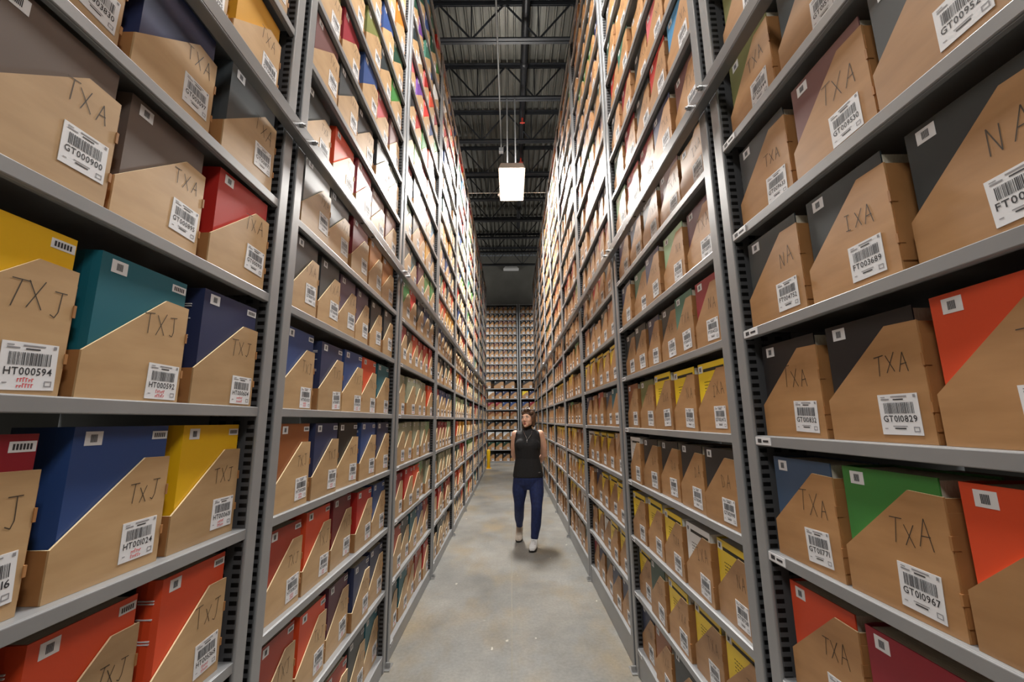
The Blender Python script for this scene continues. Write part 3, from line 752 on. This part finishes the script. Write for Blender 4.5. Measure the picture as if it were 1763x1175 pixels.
limb(b, [(.212, 5.525, 1.49), (.205, 5.535, 1.41), (.203, 5.53, 1.34)], [.052, .052, .062])
# trunk under the clothes
tr = [((PX+.005, PY+.02, 1.375), .07, .055), ((PX+.005, PY+.02, 1.345), .14, .075), ((PX+.002, PY+.01, 1.27), .158, .098), ((PX, PY, 1.17), .145, .105), ((PX, PY+.01, 1.02), .128, .095), ((PX+.002, PY+.01, .90), .158, .105), ((PX+.005, PY+.015, .80), .162, .11), ((PX+.005, PY+.015, .74), .13, .09)]
loft(b, [(c, rx, ry, X, Yv) for c, rx, ry in reversed(tr)])
# arms drawn behind the back
SH_R, EL_R, WR_R = (.055, 5.52, 1.325), (.030, 5.640, 1.065), (.135, 5.735, .935)
SH_L, EL_L, WR_L = (.362, 5.52, 1.325), (.418, 5.625, 1.055), (.315, 5.725, .925)
limb(b, [SH_R, (.035, 5.57, 1.20), EL_R], [.050, .045, .037]); limb(b, [EL_R, (.075, 5.69, 1.01), WR_R], [.037, .036, .025])
limb(b, [SH_L, (.402, 5.56, 1.20), EL_L], [.052, .050, .040]); limb(b, [EL_L, (.375, 5.685, .995), WR_L], [.040, .038, .026])
def hand(w, d, side, curl):
    w = Vector(w); d = Vector(d).normalized(); up = Vector((0, 0, 1)); up = (up - d*up.dot(d)).normalized(); out = d.cross(up)
    palm = w + d*.05
    limb(b, [w, w+d*.03, w+d*.085], [.024, .027, .026], 10)
    for q in (-1, 1): limb(b, [w+d*.03+up*.014*q, w+d*.085+up*.026*q], [.019, .016], 8)
    L = (.062, .074, .070, .055)
    for i in range(4):
        r0 = w + d*.085 + up*(.030-.02*i); l = L[i]; cv = out*side
        limb(b, [r0, r0+d*l*.42+cv*curl*.2*l, r0+d*l*.68+cv*curl*.55*l, r0+d*l*.8+cv*curl*.95*l], [.0095, .009, .0082, .007], 8)
    t0 = w+d*.03+up*.022; limb(b, [t0, t0+d*.028+up*.028, t0+d*.058+up*.036], [.012, .0105, .0085], 8)
hand(WR_R, (.85, .25, -.35), -1, .7); hand(WR_L, (-.85, .22, -.38), 1, .7)
# legs: her left leg steps forward, her right leg pushes off behind
HP_R, KN_R, AN_R = (.115, 5.52, .82), (.085, 5.56, .455), (.095, 5.83, .135)
HP_L, KN_L, AN_L = (.290, 5.50, .82), (.297, 5.40, .45), (.265, 5.435, .10)
limb(b, [(.112, 5.52, .79), (.098, 5.53, .66), (KN_R[0]+.005, KN_R[1], KN_R[2]), (.090, 5.72, .30), (.095, 5.84, .165)], [.080, .078, .048, .044, .030], 20)
limb(b, [(.298, 5.51, .79), (.305, 5.48, .66), (KN_L[0], KN_L[1], KN_L[2]), (.288, 5.43, .28), (.268, 5.445, .125)], [.080, .077, .050, .046, .033], 20)
limb(b, [(.095, 5.845, .15), (.092, 5.83, .10), (.086, 5.76, .05)], [.026, .024, .018]); limb(b, [(.268, 5.447, .11), (.262, 5.43, .06), (.245, 5.34, .045)], [.028, .026, .018])
remeshed('body', b, M['skin'], W, .0045, 8)
# sleeveless mock-neck top
b = MB()
tp = [((.205, 5.53, 1.435), .056, .055), ((.205, 5.53, 1.405), .058, .058), ((.206, 5.525, 1.378), .072, .066), ((PX+.007, PY+.02, 1.362), .115, .078), ((PX+.008, PY+.018, 1.33), .157, .092), ((PX+.005, PY+.01, 1.27), .163, .112), ((PX+.002, PY, 1.19), .166, .130),
      ((PX, PY+.002, 1.12), .157, .122), ((PX, PY+.006, 1.03), .150, .112), ((PX+.003, PY+.01, .93), .172, .122), ((PX+.006, PY+.015, .83), .190, .130), ((PX+.006, PY+.015, .805), .191, .130)]
loft(b, [(c, rx, ry, X, Yv) for c, rx, ry in reversed(tp)], 32)
for s in (-1, 1): ball(b, (PX+s*.068, PY-.070, 1.195), (.088, .058, .085)); ball(b, (PX+.006+s*.125, PY+.02, 1.322), (.045, .062, .05))
top = remeshed('sleeveless_top', b, M['knit'], W, .006, 6)
b = MB(); b.box((.325, PY-.112, .868), (.352, PY-.108, .873)); o = obj('hem_tag', b.mesh('hem_tag', [M['silver']]), top)
# trousers
b = MB()
loft(b, [(c, rx, ry, X, Yv) for c, rx, ry in (((PX+.006, PY+.015, .66), .10, .08), ((PX+.006, PY+.015, .72), .165, .108), ((PX+.006, PY+.015, .79), .186, .124), ((PX+.006, PY+.015, .86), .172, .118))], 28)
limb(b, [(.112, 5.52, .79), (.098, 5.53, .66), (KN_R[0]+.005, KN_R[1], KN_R[2]), (.090, 5.72, .30), (.095, 5.84, .165)], [.093, .092, .063, .060, .042], 20)
limb(b, [(.298, 5.51, .79), (.305, 5.48, .66), (KN_L[0], KN_L[1], KN_L[2]), (.288, 5.43, .28), (.268, 5.445, .125)], [.093, .090, .066, .062, .047], 20)
remeshed('trousers', b, M['denim'], W, .006, 5)
# shoes
b = MB()
limb(b, [(.268, 5.452, .108), (.262, 5.43, .062), (.25, 5.37, .05)], [.041, .043, .040], 14)
loft(b, [((.268, 5.475, .045), .030, .036, X, (0, 0, 1)), ((.262, 5.44, .048), .040, .042, X, (0, 0, 1)), ((.247, 5.36, .050), .045, .042, X, (0, 0, 1)), ((.234, 5.29, .043), .045, .030, X, (0, 0, 1)), ((.226, 5.243, .034), .030, .019, X, (0, 0, 1))], 16)
sh = remeshed('shoe', b, M['trainer'], W, .005, 4); sh['label'] = 'white trainer on the leading foot'
b = MB(); loft(b, [((.266, 5.47, .010), .034, .009, X, (0, 0, 1)), ((.247, 5.36, .010), .044, .009, X, (0, 0, 1)), ((.232, 5.28, .011), .044, .009, X, (0, 0, 1)), ((.226, 5.243, .016), .026, .008, X, (0, 0, 1))], 16)
obj('sole', b.mesh('sole', [M['sole']], True), sh)
b = MB()
for i in range(4): b.tube(((.225+.004*i, 5.305+.027*i, .074+.008*i), (.268+.002*i, 5.305+.025*i, .074+.008*i)), .0035, 6)
obj('laces', b.mesh('laces', [mat('grey_laces', (190, 190, 192), .7)], True), sh)
b = MB()
limb(b, [(.095, 5.853, .175), (.094, 5.84, .12), (.088, 5.78, .07)], [.043, .045, .042], 14)
loft(b, [((.096, 5.885, .125), .028, .034, X, (0, .5, .87)), ((.094, 5.845, .105), .042, .045, X, (0, .45, .9)), ((.088, 5.775, .062), .046, .036, X, (0, .4, .92)), ((.082, 5.715, .036), .045, .024, X, (0, 0, 1)), ((.079, 5.67, .028), .028, .014, X, (0, 0, 1))], 16)
sh = remeshed('shoe', b, M['boot'], W, .005, 4); sh['label'] = 'beige trainer on the trailing foot, heel raised'
b = MB(); loft(b, [((.096, 5.89, .090), .030, .008, X, (0, .5, .87)), ((.090, 5.80, .034), .044, .008, X, (0, .4, .92)), ((.084, 5.73, .009), .044, .008, X, (0, 0, 1)), ((.080, 5.668, .013), .026, .007, X, (0, 0, 1))], 16)
obj('sole', b.mesh('sole', [M['sole']], True), sh)
# hair: a chin-length brown bob swept back from the forehead
b = MB()
ball(b, (0, .030, .047), (.082, .094, .083), hT, 24); ball(b, (0, .07, -.01), (.078, .058, .085), hT, 20)
for s in (-1, 1):
    ball(b, (s*.070, .018, -.002), (.024, .046, .072), hT, 14); ball(b, (s*.066, .028, -.06), (.022, .036, .048), hT, 12)
    ball(b, (s*.055, -.022, .070), (.030, .032, .030), hT, 12)
ball(b, (.01, -.024, .098), (.058, .045, .028), hT, 16)
hr = remeshed('hair', b, M['hair'], W, .0045, 8)
# eyes, brows, lips
for s in (-1, 1):
    b = MB(); ball(b, (s*.028, -.070, .014), (.0125, .010, .0075), hT, 14); ey = obj('eye', b.mesh('eye', [M['eyew']], True), W)
    b = MB(); ball(b, (s*.028-.002, -.0775, .0145), (.0055, .0038, .0055), hT, 10); obj('iris', b.mesh('iris', [M['iris']], True), ey)
    b = MB(); b.tube([hT((s*.014, -.081, .030)), hT((s*.030, -.083, .037)), hT((s*.046, -.072, .032))], [.0016, .002, .001], 6); obj('eyebrow', b.mesh('eyebrow', [M['hair']], True), W)
b = MB(); ball(b, (0, -.087, -.0605), (.021, .006, .0042), hT, 12); ball(b, (0, -.085, -.0695), (.018, .006, .0048), hT, 12)
obj('lips', b.mesh('lips', [M['lip']], True), W)
b = MB(); b.tube([(.262, 5.455, 1.375), (.250, 5.405, 1.33), (.215, 5.368, 1.285), (.192, 5.362, 1.262), (.185, 5.375, 1.29), (.160, 5.42, 1.345), (.152, 5.455, 1.372)], .0022, 6)
b.box((.188, 5.353, 1.228), (.196, 5.360, 1.264)); obj('necklace', b.mesh('necklace', [M['silver']], True), W)
tag(W, 'woman walking up the aisle in black sleeveless top and navy trousers, hands behind back', 'person')
# sunglasses pushed up on her hair
SG = obj('sunglasses', None)
for s in (-1, 1):
    b = MB(); Rm = Matrix.Rotation(math.radians(-50), 3, 'X')
    ball(b, (s*.033, -.062, .122), (.027, .020, .004), hT, 18, 0, Matrix.Rotation(math.radians(38), 3, 'X')); obj('lens', b.mesh('lens', [M['lens']], True), SG)
    b = MB(); b.tube([hT((s*.061, -.055, .117)), hT((s*.088, -.02, .095)), hT((s*.098, .03, .06)), hT((s*.094, .07, .03))], .003, 6); obj('temple', b.mesh('temple', [M['lens']], True), SG)
b = MB(); b.tube([hT((-.008, -.072, .122)), hT((.008, -.072, .122))], .003, 6); obj('bridge', b.mesh('bridge', [M['silver']], True), SG)
tag(SG, 'dark sunglasses pushed up on top of the woman’s brown hair', 'sunglasses')
